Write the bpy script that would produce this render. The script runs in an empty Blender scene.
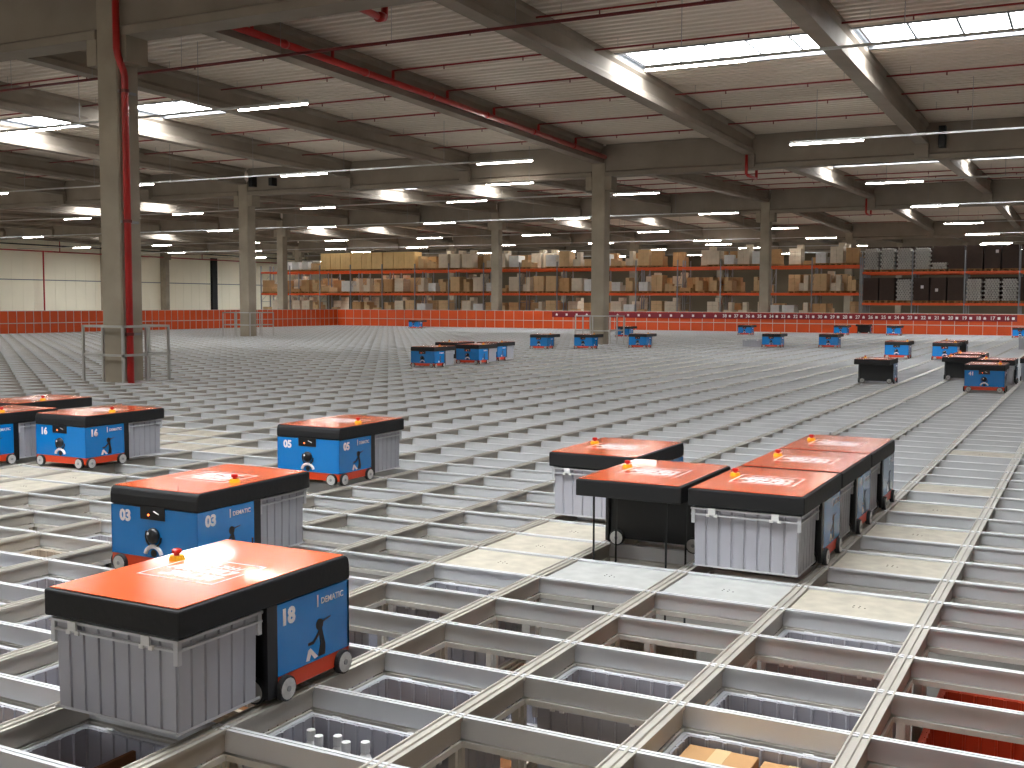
import bpy, bmesh, math, random
from mathutils import Vector, Matrix
random.seed(7)
scene = bpy.context.scene
C = scene.collection

# ------------------------------------------------------------------ camera
F, YAW, PIT, ROL = 1120.877, .48362, .07223, .00394
CX, CY, CZ = 2.13423, -3.61807, 1.57197
def cam_axes():
    cy, sy = math.cos(YAW), math.sin(YAW); cp, sp = math.cos(PIT), math.sin(PIT)
    f = Vector((-sy*cp, cy*cp, -sp)); r = Vector((cy, sy, 0)); u = r.cross(f)
    c, s = math.cos(ROL), math.sin(ROL)
    return c*r + s*u, -s*r + c*u, f
cr, cu, cf = cam_axes()
cd = bpy.data.cameras.new('camera'); cam = bpy.data.objects.new('camera', cd); C.objects.link(cam)
cd.sensor_fit = 'HORIZONTAL'; cd.sensor_width = 36; cd.lens = 36*F/1024
cd.clip_start = .05; cd.clip_end = 400
cam.matrix_world = Matrix(((cr.x, cu.x, -cf.x, CX), (cr.y, cu.y, -cf.y, CY), (cr.z, cu.z, -cf.z, CZ), (0, 0, 0, 1)))
scene.camera = cam
def px(x, y, z):
    d = Vector((x-CX, y-CY, z-CZ)); w = d.dot(cf)
    if w < .1: return (-9999, -9999)
    return (512+F*d.dot(cr)/w, 384-F*d.dot(cu)/w)

# ------------------------------------------------------------------ world, exposure
w = bpy.data.worlds.new('world'); scene.world = w; w.use_nodes = True
w.node_tree.nodes['Background'].inputs[0].default_value = (.75, .85, 1, 1)
w.node_tree.nodes['Background'].inputs[1].default_value = .6
scene.view_settings.view_transform = 'Standard'
scene.view_settings.look = 'None'
scene.view_settings.gamma = 1
scene.view_settings.use_curve_mapping = False
scene.view_settings.exposure = 0.92
scene.cycles.use_denoising = True
scene.cycles.max_bounces = 6
scene.cycles.diffuse_bounces = 4
scene.cycles.glossy_bounces = 3
scene.cycles.sample_clamp_indirect = 6
SKY_E, LAMP_E = 15.0, 34.0

# ------------------------------------------------------------------ materials
def mat(name, col, rough=.6, metal=0., noise=0., nscale=4., emit=None, es=0., spec=.5, bump=0., bscale=40., coat=0., stretch=None):
    m = bpy.data.materials.new(name); m.use_nodes = True; nt = m.node_tree; b = nt.nodes['Principled BSDF']
    b.inputs['Base Color'].default_value = (*col, 1); b.inputs['Roughness'].default_value = rough
    b.inputs['Metallic'].default_value = metal; b.inputs['Specular IOR Level'].default_value = spec
    b.inputs['Coat Weight'].default_value = coat; b.inputs['Coat Roughness'].default_value = .05
    tc = nt.nodes.new('ShaderNodeTexCoord'); mp = nt.nodes.new('ShaderNodeMapping')
    nt.links.new(tc.outputs['Object'], mp.inputs[0])
    if stretch: mp.inputs['Scale'].default_value = stretch
    if noise:
        n = nt.nodes.new('ShaderNodeTexNoise'); n.inputs['Scale'].default_value = nscale; n.inputs['Detail'].default_value = 6
        nt.links.new(mp.outputs[0], n.inputs['Vector'])
        r = nt.nodes.new('ShaderNodeValToRGB')
        r.color_ramp.elements[0].position = .3; r.color_ramp.elements[1].position = .7
        r.color_ramp.elements[0].color = (*[c*(1-noise) for c in col], 1)
        r.color_ramp.elements[1].color = (*[min(1, c*(1+noise)) for c in col], 1)
        nt.links.new(n.outputs['Fac'], r.inputs[0]); nt.links.new(r.outputs[0], b.inputs['Base Color'])
    if bump:
        n2 = nt.nodes.new('ShaderNodeTexNoise'); n2.inputs['Scale'].default_value = bscale
        nt.links.new(mp.outputs[0], n2.inputs['Vector'])
        bp = nt.nodes.new('ShaderNodeBump'); bp.inputs['Strength'].default_value = bump; bp.inputs['Distance'].default_value = .01
        nt.links.new(n2.outputs['Fac'], bp.inputs['Height']); nt.links.new(bp.outputs[0], b.inputs['Normal'])
    if emit:
        b.inputs['Emission Color'].default_value = (*emit, 1); b.inputs['Emission Strength'].default_value = es
    return m
def s(r, g, b):  # sRGB 0-255 to linear
    f = lambda c: (c/255/12.92 if c <= 10 else ((c/255+.055)/1.055)**2.4)
    return (f(r), f(g), f(b))
M = dict(
    conc=mat('concrete', s(158, 147, 130), .85, noise=.16, nscale=1.2, bump=.25, bscale=12),
    concd=mat('beam_concrete', s(142, 131, 118), .8, noise=.14, nscale=.9, bump=.2, bscale=10),
    roof=mat('roof_sheet', s(216, 204, 190), .5, noise=.04, nscale=.6),
    sky=mat('daylit_skylight', (.9, .95, 1), .5, emit=(.93, .97, 1), es=SKY_E),
    skyf=mat('skylight_bar', s(120, 122, 125), .5),
    lamp=mat('lamp_diffuser', (1, 1, 1), .5, emit=(1, .95, .87), es=LAMP_E),
    track=mat('white_track', s(200, 200, 198), .45, metal=.2),
    rod=mat('thin_rod', s(150, 150, 150), .5, metal=.4),
    red=mat('red_pipe', s(178, 30, 26), .35, noise=.1, nscale=3, coat=.3),
    redb=mat('branch_pipe_red', s(140, 30, 26), .4, noise=.1),
    redd=mat('dark_red_pipe', s(110, 28, 26), .4, noise=.1),
    alu=mat('aluminium', s(216, 217, 219), .34, metal=.25, noise=.06, nscale=2.2, bump=.05, bscale=90),
    alub=mat('aluminium_beige', s(176, 170, 160), .5, metal=.15, noise=.08, nscale=2.2, bump=.05, bscale=90),
    alu2=mat('aluminium_dull', s(208, 204, 196), .5, metal=.1, noise=.1, nscale=3),
    dark=mat('dark_slot', s(26, 26, 28), .7),
    plate=mat('plywood_plate', s(184, 176, 160), .7, noise=.13, nscale=9, bump=.1),
    plateg=mat('grey_plate', s(178, 178, 174), .6, noise=.1, nscale=9, bump=.1),
    bin=mat('grey_bin_plastic', s(168, 168, 176), .42, noise=.05, nscale=3),
    binw=mat('warm_bin_plastic', s(186, 172, 154), .45, noise=.06, nscale=3),
    bino=mat('orange_bin_plastic', s(176, 56, 24), .5),
    board=mat('cardboard', s(190, 146, 98), .8, noise=.08, nscale=6),
    boardd=mat('brown_cardboard', s(120, 74, 36), .8, noise=.08, nscale=6),
    tape=mat('parcel_tape', s(206, 178, 132), .4),
    white=mat('white_plastic', s(228, 228, 226), .4),
    blue=mat('blue_panel', s(16, 120, 192), .25, coat=.4, noise=.02),
    black=mat('black_plastic', s(16, 16, 18), .42),
    foam=mat('black_foam', s(15, 15, 17), .65, bump=.2, bscale=30),
    orange=mat('orange_lid', s(230, 100, 52), .16, coat=.45, noise=.02),
    orst=mat('orange_strip', s(212, 66, 26), .4),
    mark=mat('white_marking', s(232, 226, 224), .4),
    wheel=mat('wheel_grey', s(196, 194, 190), .4, metal=.1, noise=.15, nscale=30),
    tyre=mat('tyre_rubber', s(30, 30, 32), .6),
    yel=mat('yellow_plastic', s(240, 178, 20), .4),
    redk=mat('red_knob', s(190, 24, 18), .3),
    led=mat('red_led', s(255, 60, 20), .4, emit=(1, .15, .03), es=3),
    barr=mat('orange_barrier', s(216, 78, 10), .45, noise=.05, nscale=2),
    seam=mat('barrier_post', s(206, 196, 188), .4, metal=.3),
    maroon=mat('maroon_sign', s(128, 12, 34), .45),
    wall=mat('wall_panel', s(248, 240, 218), .7, noise=.03, nscale=.4),
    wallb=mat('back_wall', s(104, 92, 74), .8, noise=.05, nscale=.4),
    floor=mat('floor_concrete', s(130, 126, 120), .6, noise=.08, nscale=.5),
    rackp=mat('rack_post', s(150, 152, 156), .45, metal=.4),
    rackb=mat('rack_beam', s(240, 92, 18), .45, noise=.04),
    wood=mat('pallet_wood', s(176, 132, 84), .8, noise=.15, nscale=8),
    ctn=[mat('carton_a', s(214, 180, 136), .75, noise=.06), mat('carton_b', s(198, 156, 108), .75, noise=.06),
         mat('carton_c', s(226, 212, 190), .6, noise=.06), mat('carton_d', s(230, 230, 228), .5, noise=.05)],
    tall=mat('tall_carton', s(244, 208, 146), .7, noise=.05),
    brown=mat('dark_brown_carton', s(66, 50, 42), .75, noise=.1),
    tubeend=mat('tube_end', s(206, 202, 196), .6),
    rail=mat('guard_rail_metal', s(190, 188, 184), .35, metal=.7),
)

# ------------------------------------------------------------------ mesh helpers
class MB:
    def __init__(self): self.v = []; self.f = []
    def quadbox(self, p):  # 8 points, bottom 4 then top 4 (ccw)
        n = len(self.v); self.v += [tuple(q) for q in p]
        self.f += [tuple(n+i for i in q) for q in ((3, 2, 1, 0), (4, 5, 6, 7), (0, 1, 5, 4), (1, 2, 6, 5), (2, 3, 7, 6), (3, 0, 4, 7))]
        return self
    def box(self, x0, x1, y0, y1, z0, z1):
        return self.quadbox([(x0, y0, z0), (x1, y0, z0), (x1, y1, z0), (x0, y1, z0), (x0, y0, z1), (x1, y0, z1), (x1, y1, z1), (x0, y1, z1)])
    def prism(self, poly, a0, a1, axis):  # poly = list of (p,q); extruded along axis
        n = len(self.v); k = len(poly)
        def P(p, q, a):
            return {'x': (a, p, q), 'y': (p, a, q), 'z': (p, q, a)}[axis]
        self.v += [P(p, q, a0) for p, q in poly] + [P(p, q, a1) for p, q in poly]
        self.f += [tuple(n+i for i in range(k))[::-1], tuple(n+k+i for i in range(k))]
        self.f += [(n+i, n+(i+1) % k, n+k+(i+1) % k, n+k+i) for i in range(k)]
        return self
    def tube(self, pts, r, n=8, caps=True):
        pts = [Vector(p) for p in pts]; base = len(self.v); prev = None
        for i, p in enumerate(pts):
            a = pts[max(i-1, 0)]; b = pts[min(i+1, len(pts)-1)]; d = (b-a).normalized()
            ref = prev if prev is not None else (Vector((0, 0, 1)) if abs(d.z) < .9 else Vector((1, 0, 0)))
            u = (ref - d*ref.dot(d)).normalized(); prev = u; vv = d.cross(u)
            rr = r[i] if isinstance(r, (list, tuple)) else r
            for k in range(n):
                t = 2*math.pi*k/n; self.v.append(tuple(p+u*rr*math.cos(t)+vv*rr*math.sin(t)))
        for i in range(len(pts)-1):
            for k in range(n):
                a = base+i*n+k; b = base+i*n+(k+1) % n
                self.f.append((a, b, b+n, a+n))
        if caps:
            self.f.append(tuple(base+k for k in range(n))[::-1]); e = base+(len(pts)-1)*n
            self.f.append(tuple(e+k for k in range(n)))
        return self
    def mesh(self, name, m, smooth=False):
        me = bpy.data.meshes.new(name); me.from_pydata(self.v, [], self.f)
        bm = bmesh.new(); bm.from_mesh(me); bmesh.ops.recalc_face_normals(bm, faces=bm.faces); bm.to_mesh(me); bm.free()
        me.materials.append(m)
        if smooth:
            for p in me.polygons: p.use_smooth = True
        return me
    def obj(self, name, m, parent=None, bevel=0, seg=2, smooth=False, label=None):
        o = bpy.data.objects.new(name, self.mesh(name, m, smooth)); C.objects.link(o)
        if parent: o.parent = parent
        if bevel:
            b = o.modifiers.new('bevel', 'BEVEL'); b.width = bevel; b.segments = seg; b.limit_method = 'ANGLE'
        if label: o['label'] = label
        return o
def tag(o, label, cat, group=None, kind=None):
    o['label'] = label; o['category'] = cat
    if group: o['group'] = group
    if kind: o['kind'] = kind
    return o
def thing(name, label, cat, loc=(0, 0, 0), rz=0, group=None):
    o = bpy.data.objects.new(name, None); o.empty_display_size = .1; C.objects.link(o)
    o.location = loc; o.rotation_euler = (0, 0, rz)
    return tag(o, label, cat, group)
def structure(o, label=None):
    o['kind'] = 'structure'
    if label: o['label'] = label
    return o
def copy_tree(o, parent=None):
    c = o.copy(); C.objects.link(c); c.parent = parent
    for ch in list(o.children): copy_tree(ch, c)
    return c
def text_mesh(txt, size, m, bold=0.0):
    cu_ = bpy.data.curves.new('lettering', 'FONT'); cu_.body = txt; cu_.size = size; cu_.extrude = .0008; cu_.offset = bold; cu_.resolution_u = 3
    ob = bpy.data.objects.new('lettering', cu_); me = bpy.data.meshes.new_from_object(ob)
    bpy.data.objects.remove(ob); me.materials.clear(); me.materials.append(m)
    return me
def lettering(txt, size, m, parent, loc, rot, bold=0.0, name='lettering'):
    o = bpy.data.objects.new(name, text_mesh(txt, size, m, bold)); C.objects.link(o); o.parent = parent
    o.location = loc; o.rotation_euler = rot
    return o
ORD = ['first', 'second', 'third', 'fourth', 'fifth', 'sixth', 'seventh', 'eighth', 'ninth', 'tenth', 'eleventh', 'twelfth', 'thirteenth', 'fourteenth', 'fifteenth', 'sixteenth', 'seventeenth', 'eighteenth', 'nineteenth', 'twentieth']
def nth(i):
    if i < 20: return ORD[i]
    t = {2: 'twenty', 3: 'thirty', 4: 'forty'}[(i+1)//10]; r = (i+1) % 10
    return t+'-'+ORD[r-1] if r else {2: 'twentieth', 3: 'thirtieth', 4: 'fortieth'}[(i+1)//10]

# ------------------------------------------------------------------ building shell
FLZ = -5.4
COLY = [12.57+24*k for k in range(-1, 5)]
BX = [-15.13+5.867*k for k in range(-12, 6)]
COLX = [-15.13+17.6*k for k in range(-4, 2)]
RIDGE = {-35.43: 8.1, -11.43: 7.65, 12.57: 8.12, 36.57: 7.62, 60.57: 8.08, 84.57: 7.7, 108.57: 8.1}
RY = sorted(RIDGE)
def rz(y):
    if y <= RY[0]: return RIDGE[RY[0]]
    for a, b in zip(RY, RY[1:]):
        if y <= b: return RIDGE[a]+(RIDGE[b]-RIDGE[a])*(y-a)/(b-a)
    return RIDGE[RY[-1]]
GB = {-35.43: 6.7, -11.43: 6.4, 12.57: 6.66, 36.57: 6.4, 60.57: 6.75, 84.57: 6.45, 108.57: 6.7}
X0, X1, Y0, Y1 = -86., 20., -36., 113.
structure(MB().box(X0, X1, Y0, Y1, FLZ-.1, FLZ).obj('floor', M['floor']), 'grey concrete warehouse floor far below the storage grid')
# left wall: ribbed panels with pilasters
mb = MB()
y = Y0
while y < Y1:
    mb.box(X0-.2, X0, y+.01, min(y+1.19, Y1), FLZ, 9); y += 1.2
mb.box(X0-.25, X0-.02, Y0, Y1, FLZ, 9)
wl = structure(mb.obj('wall_left', M['wall']), 'cream panelled left wall of the hall')
mb = MB()
for yy in [84.57-12*k+(4 if k % 2 else 0) for k in range(0, 10)]: mb.box(X0, X0+.35, yy-.3, yy+.3, FLZ, 8.6)
mb.obj('pilaster', M['conc'], wl)
MB().box(X0, X0+.06, Y0, Y1, 3.5, 3.58).obj('panel_joint', M['skyf'], wl)
MB().box(X0, X0+.3, 91.8, 92.6, FLZ, 6.4).obj('door_jamb', M['dark'], wl)
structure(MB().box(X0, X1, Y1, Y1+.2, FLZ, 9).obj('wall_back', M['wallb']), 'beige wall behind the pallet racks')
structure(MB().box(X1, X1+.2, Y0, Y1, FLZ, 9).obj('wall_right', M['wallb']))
structure(MB().box(X0, X1, Y0-.2, Y0, FLZ, 9).obj('wall_front', M['wall']))

# roof: trapezoidal sheet, ribs along X, with openings for the skylights
def has_sky(xl):
    k = round((xl+15.13)/5.867)
    return k % 4 in (1, 2)
PER = .32
def sheet_profile(ya, yb):
    pts = []; y = ya
    while y < yb-1e-6:
        for dy, dz in ((0, 0), (.13*PER/.32, 0), (.16*PER/.32, .07), (.29*PER/.32, .07)):
            if y+dy < yb: pts.append((y+dy, rz(y+dy)+dz))
        y += PER
    pts.append((yb, rz(yb)))
    return pts
mb = MB()
def sheet(xa, xb, ya, yb):
    pts = sheet_profile(ya, yb); n = len(mb.v)
    for p in pts: mb.v += [(xa, p[0], p[1]), (xb, p[0], p[1])]
    for i in range(len(pts)-1): mb.f.append((n+2*i, n+2*i+1, n+2*i+3, n+2*i+2))
SB = []
for a, b in zip(RY, RY[1:]):
    c = (a+b)/2; SB.append((c-1.3, c+.85))
prev = Y0
for a, b in SB:
    sheet(X0, X1, prev, a)
    for i in range(len(BX)-1):
        if not has_sky(BX[i]): sheet(BX[i], BX[i+1], a, b)
    sheet(BX[-1], X1, a, b)
    prev = b
sheet(X0, X1, prev, Y1)
me = bpy.data.meshes.new('ceiling'); me.from_pydata(mb.v, [], mb.f); me.materials.append(M['roof'])
ceil = bpy.data.objects.new('ceiling', me); C.objects.link(ceil); structure(ceil, 'corrugated metal roof sheet on concrete beams')
# skylights; the unseen first strip behind the camera is added to light the grid
nwin = 0
for bi, (a, b) in enumerate(SB):
    for i in range(len(BX)-1):
        if not has_sky(BX[i]): continue
        xa, xb = BX[i]+.3, BX[i+1]-.3; nwin += 1
        za, zb = rz(a)+.12, rz(b)+.12
        g = MB(); g.quadbox([(xa, a, za), (xb, a, za), (xb, b, zb), (xa, b, zb), (xa, a, za+.02), (xb, a, za+.02), (xb, b, zb+.02), (xa, b, zb+.02)])
        o = g.obj('window_%d' % nwin, M['sky']); structure(o, 'white daylit roof skylight panel strip')
        f = MB(); n = 5
        for k in range(n+1):
            x = xa+(xb-xa)*k/n
            f.quadbox([(x-.03, a, za-.06), (x+.03, a, za-.06), (x+.03, b, zb-.06), (x-.03, b, zb-.06), (x-.03, a, za-.005), (x+.03, a, za-.005), (x+.03, b, zb-.005), (x-.03, b, zb-.005)])
        for yy, zz in ((a, za), (b, zb)): f.box(xa-.25, xb+.25, yy-.06, yy+.06, zz-.14, zz+.02)
        for xx in (xa-.2, xb+.1): f.quadbox([(xx, a, za-.12), (xx+.1, a, za-.12), (xx+.1, b, zb-.12), (xx, b, zb-.12), (xx, a, za+.02), (xx+.1, a, za+.02), (xx+.1, b, zb+.02), (xx, b, zb+.02)])
        f.obj('glazing_bar', M['skyf'], o)

# secondary beams (along Y)
def beam_section(h=.72):
    return [(-.2, 0), (.2, 0), (.2, .14), (.11, .24), (.11, .54), (.19, .62), (.19, h), (-.19, h), (-.19, .62), (-.11, .54), (-.11, .24), (-.2, .14)]
for bi, (a, b) in enumerate(zip(RY, RY[1:])):
    for x in BX:
        za, zb = rz(a)-.72, rz(b)-.72; mb = MB(); sec = beam_section(); k = len(sec)
        mb.v = [(x+p, a+.25, za+q) for p, q in sec]+[(x+p, b-.25, zb+q) for p, q in sec]
        mb.f = [tuple(range(k))[::-1], tuple(range(k, 2*k))]+[(i, (i+1) % k, k+(i+1) % k, k+i) for i in range(k)]
        structure(mb.obj('roof_beam', M['concd']), 'long precast concrete roof beam')
# girders (along X)
for yy in RY:
    zt = rz(yy)-.01; zb = GB[yy]; xs = [x for x in COLX]
    edges = [X0]+xs+[X1]
    for a, b in zip(edges, edges[1:]):
        xa = a+(.28 if a in xs else 0); xb = b-(.28 if b in xs else 0)
        if xb-xa < .5: continue
        mb = MB(); sec = [(-.3, 0), (.3, 0), (.3, .16), (.2, .22), (.2, zt-zb), (-.2, zt-zb), (-.2, .22), (-.3, .16)]
        mb.prism([(yy+p, zb+q) for p, q in sec], xa, xb, 'x')
        g = structure(mb.obj('roof_girder', M['concd']), 'deep precast concrete girder spanning between columns')
        sb = MB()
        for x in BX:
            if xa+.3 < x < xb-.3:
                for sgn in (-1, 1):
                    ys = sorted((yy+sgn*.2, yy+sgn*.44)); sb.box(x-.22, x+.22, ys[0], ys[1], zb+.05, rz(yy)-.72)
        if sb.v: sb.obj('beam_seat', M['concd'], g)
# columns
NAMES = {}
rowname = {12.57: 'first row', 36.57: 'second row', 60.57: 'third row, behind the orange barrier', 84.57: 'fourth row, behind the racks', 108.57: 'fifth row near the back wall'}
for yy in RY[2:]:
    for x in COLX:
        u, v = px(x, yy, 1)
        if not (-60 < u < 1084): continue
        lab = 'square grey concrete column, ' + rowname[yy] + ', %s' % ('with a red pipe' if (yy < 20) else nth([c for c in COLX if -60 < px(c, yy, 1)[0] < 1084].index(x))+' from the left')
        t = thing('concrete_column', lab, 'column', (x, yy, FLZ), 0, 'concrete columns of the hall')
        mb = MB(); h = rz(yy)-.72-FLZ; c_ = .03; w_ = .275
        mb.prism([(-w_+c_, -w_), (w_-c_, -w_), (w_, -w_+c_), (w_, w_-c_), (w_-c_, w_), (-w_+c_, w_), (-w_, w_-c_), (-w_, -w_+c_)], 0, h, 'z')
        mb.obj('shaft', M['conc'], t)
        for sg in (-1, 1):
            mb = MB(); zc = GB[yy]-FLZ; xs = sorted((sg*w_, sg*(w_+.26)))
            mb.box(xs[0], xs[1], -.275, .275, zc-.5, zc); mb.obj('corbel', M['conc'], t)

# ------------------------------------------------------------------ lamps on tracks
LROWS = [-29.9, -18.1, -5.9, 5.9, 17.85, 29.65, 41.6, 53.2, 65.9, 77.2, 89., 101.]  # rows behind the camera are unseen lamps, added to brighten the near grid
LX = [18.9, 10.6, 2.3, -6.15, -16.7, -25.05, -33.6, -42.2, -50.5, -59., -68.4, -77.8]
LZ = 6.2
lamp_me = MB().prism([(-.022, .01), (.022, .01), (.03, .045), (-.03, .045)], 0, 2.08, 'x')
lamp_mesh = lamp_me.mesh('diffuser', M['lamp'])
cap_mesh = MB().box(-.02, 2.1, -.035, .035, .045, .075).mesh('housing', M['track'])
proto = None
def add_lamp(x, y, label, z=LZ, group='strip lamps hanging in rows'):
    global proto
    if proto is None:
        proto = thing('strip_lamp', label, 'lamp', (x, y, z), 0, group)
        for n, m_ in (('diffuser', lamp_mesh), ('housing', cap_mesh)):
            o = bpy.data.objects.new(n, m_); C.objects.link(o); o.parent = proto
        return proto
    c = copy_tree(proto); c.location = (x, y, z); c['label'] = label; c['group'] = group
    return c
for ri, y in enumerate(LROWS):
    k = 0
    vis = [x for x in sorted(LX) if x > X0+1]
    for x in vis:
        if x == -50.5 and ri < 3: pass
        add_lamp(x, y, 'slim white strip lamp, %s lamp row from the front, %s from the left wall' % (nth(ri), nth(k)))
        k += 1
    t = thing('lamp_track', 'thin white lamp track with hanger rods, %s row from the front' % nth(ri), 'lamp track', (0, y, LZ+.075), 0, 'lamp tracks under the roof')
    for (xa, xb) in ((X0+1, -14.6), (-6.15, 20)):
        MB().box(xa, xb, -.028, .028, 0, .05).obj('track', M['track'], t)
    for x in [-81+4.2*i for i in range(25)]:
        if -14.4 < x < -6.3 or not (-30 < px(x, y, LZ)[0] < 1060): continue
        MB().tube([(x, 0, .05), (x, 0, rz(y)-LZ-.075)], .008, 5).obj('hanger_rod', M['rod'], t)
LN = ['extra strip lamp by the second girder, left of the centre column', 'extra strip lamp above the racks in the centre', 'extra strip lamp above the racks at left', 'extra strip lamp above the dark loads at right', 'extra strip lamp before the cream left wall']
for x, y in ((-19.7, 35.7), (-25.9, 82.7), (-60.2, 82.7), (-6.4, 90.5), (-83.0, 53.0)):
    lp = add_lamp(x, y, LN.pop(0), group='strip lamps between the rows')
    for xx in (.2, 1.9): MB().tube([(xx, 0, .075), (xx, 0, rz(y)-LZ+.02)], .008, 5).obj('hanger_rod', M['rod'], lp)

# ------------------------------------------------------------------ pipes
def bxname(i):
    return 'in the %s roof bay from the left wall' % nth(i)
main = thing('sprinkler_main', 'thick red sprinkler main running along the beam above the front columns', 'pipe')
ZM = lambda y: rz(y)-.72+.2
MB().tube([(-14.78, 12.9, ZM(12.9)), (-14.78, 36.1, ZM(36.1))], .085, 12).obj('main_pipe', M['red'], main, smooth=True)
for yy in [14+3.2*i for i in range(7)]:
    MB().tube([(-14.78, yy, ZM(yy)), (-14.78, yy+.12, ZM(yy+.12))], .1, 12).obj('coupling', M['red'], main, smooth=True)
OFF = [3.55, 6.5, 9.15, 11.95, 14.75, 17.85, 20.85]
OFFS = [3.3, 6.1, 9.3, 15.1, 17.6, 20.3]
for k, o_ in enumerate(OFF):
    yy = 12.57+o_; zz = rz(yy)-.22
    MB().tube([(-14.78, yy, ZM(yy)), (-14.78, yy, zz)], .045, 8).obj('riser', M['red'], main, smooth=True)
    MB().tube([(-14.78, yy, zz), (-10.1, yy, zz)], .026, 6).obj('branch_pipe', M['redb'], main, smooth=True)
    h = MB()
    for xx in (-13.2, -10.9): h.tube([(xx, yy, zz), (xx, yy, zz-.1)], [.014, .02], 6)
    h.obj('sprinkler_head', M['redd'], main)
for bi, (a, b) in enumerate(zip(RY, RY[1:])):
    if bi < 2 or bi > 4: continue
    for i in range(len(BX)-1):
        if bi == 2 and abs(BX[i]+15.13) < .1: continue
        lst = OFFS if has_sky(BX[i]) else OFF
        if bi == 4: lst = lst[::2]
        for k, o_ in enumerate(lst):
            yy = a+o_; zz = rz(yy)-.22
            xa, xb = BX[i]+.25, (BX[i+1]-.25 if has_sky(BX[i]) else BX[i]+4.6)
            if not any(-20 < px(q, yy, zz)[0] < 1044 and px(q, yy, zz)[1] > -30 for q in (xa, (xa+xb)/2, xb)): continue
            t = thing('sprinkler_pipe', 'thin red sprinkler pipe %s behind the girder, %s roof bay from left, %s hall bay' % (nth(k), nth(i), nth(bi-2)), 'pipe', (0, 0, 0), 0, 'thin red sprinkler pipes under the roof')
            MB().tube([(xa, yy, zz), (xb, yy, zz)], .024, 6).obj('branch_pipe', M['redb'], t, smooth=True)
            for xx in (xa+.6, xb-.6): MB().tube([(xx, yy, zz), (xx, yy, rz(yy)+.03)], .006, 5).obj('hanger', M['rod'], t)
            h = MB()
            for xx in (xa+1.5, xa+3.8): h.tube([(xx, yy, zz), (xx, yy, zz-.1)], [.014, .02], 6)
            h.obj('sprinkler_head', M['redd'], t)
t = thing('conduit_pipe', 'long dark red pipe passing under the roof beams near the front', 'pipe')
MB().tube([(-45, 16.15, 6.95), (12, 16.15, 6.95)], .035, 8).obj('conduit', M['redd'], t, smooth=True)
for x in [-43+2.9*i for i in range(19)]:
    MB().tube([(x, 16.15, 6.95), (x, 16.15, rz(16)-.0)], .006, 5).obj('hanger_rod', M['rod'], t)
def pipe_thing(label, pts, r, m='red', extra=()):
    t = thing('red_pipe', label, 'pipe')
    MB().tube(pts, r, 10).obj('pipe', M[m], t, smooth=True)
    for p in extra: MB().tube([p[0], p[1]], r*1.35, 10).obj('coupling', M[m], t, smooth=True)
    return t
pipe_thing('red elbow pipe hanging near the top edge of the roof', [(-9.9, 11.5, 6.95), (-10.05, 14.2, 6.9), (-10.02, 14.3, 6.93), (-10.0, 14.32, 7.5)], .07, extra=[((-10.03, 14.1, 6.88), (-10.04, 14.3, 6.93))])
for i, (x, yg) in enumerate(((-9.3, 36.57), (-9.5, 60.57))):
    pipe_thing('short red pipe looping under the %s girder' % ('second' if i == 0 else 'third'),
               [(x, yg-.5, rz(yg)-.75), (x, yg-.5, GB[yg]-.2), (x+.05, yg-.45, GB[yg]-.26), (x+.05, yg+.6, GB[yg]-.26), (x+.05, yg+.65, GB[yg]-.2), (x+.05, yg+.65, GB[yg]+.2)], .055)
# riser on the front column (passes its corbel)
t = thing('red_riser_pipe', 'vertical red riser pipe fixed to the front concrete column', 'pipe')
cx_ = -15.13+.275
MB().tube([(cx_+.09, 12.40, FLZ+.02), (cx_+.09, 12.40, 5.9), (cx_+.12, 12.38, 6.05), (cx_+.36, 12.22, 6.35), (cx_+.37, 12.2, 6.5), (cx_+.37, 12.15, 7.6)][:2]+[(cx_+.09, 12.38, 6.0), (cx_+.12, 12.22, 6.25), (cx_+.1, 12.2, 6.4), (cx_+.1, 12.2, 7.3)], .07, 12).obj('pipe', M['red'], t, smooth=True)
for zz in (.9, 3.1, 5.6):
    MB().tube([(cx_+.09, 12.4, zz), (cx_+.09, 12.4, zz+.06)], .085, 12).obj('pipe_clamp', M['redd'], t)
    MB().box(cx_, cx_+.03, 12.3, 12.75, zz, zz+.05).obj('bracket', M['rod'], t)
# pipes on the left wall
t = thing('wall_pipe', 'long thin red pipe along the top of the cream left wall', 'pipe')
MB().tube([(X0+.5, 20, 6.2), (X0+.5, 105, 6.2)], .06, 8).obj('pipe', M['red'], t, smooth=True)
for yy in (58, 64, 71, 77.5, 90, 97): MB().tube([(X0+.5, yy, 6.2), (X0+.5, yy, rz(yy)-.1)], .045, 8).obj('riser', M['red'], t)
MB().tube([(X0+.5, 69.1, 6.2), (X0+.5, 69.1, FLZ+.02)], .07, 8).obj('down_pipe', M['red'], t)
tag(MB().box(X0+.6, X0+.76, 40, 108, 6.7, 6.8).obj('cable_tray', M['dark']), 'dark cable tray along the left wall above the red pipe', 'cable tray')
for i, (u_, xx, z0_, z1_, nm) in enumerate(((0, -2.75, 6.75, 7.45, 'black box bracket on the second girder at the right'), (0, -32.05, 6.75, 7.2, 'black box bracket on the second girder left of the far-left column'), (0, -30.9, 6.75, 7.1, 'smaller black box bracket on the second girder right of the far-left column'))):
    tag(MB().box(xx-.11, xx+.11, 36.03, 36.36, z0_, z1_).obj('girder_bracket', M['black'], bevel=.01), nm, 'bracket')

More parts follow.
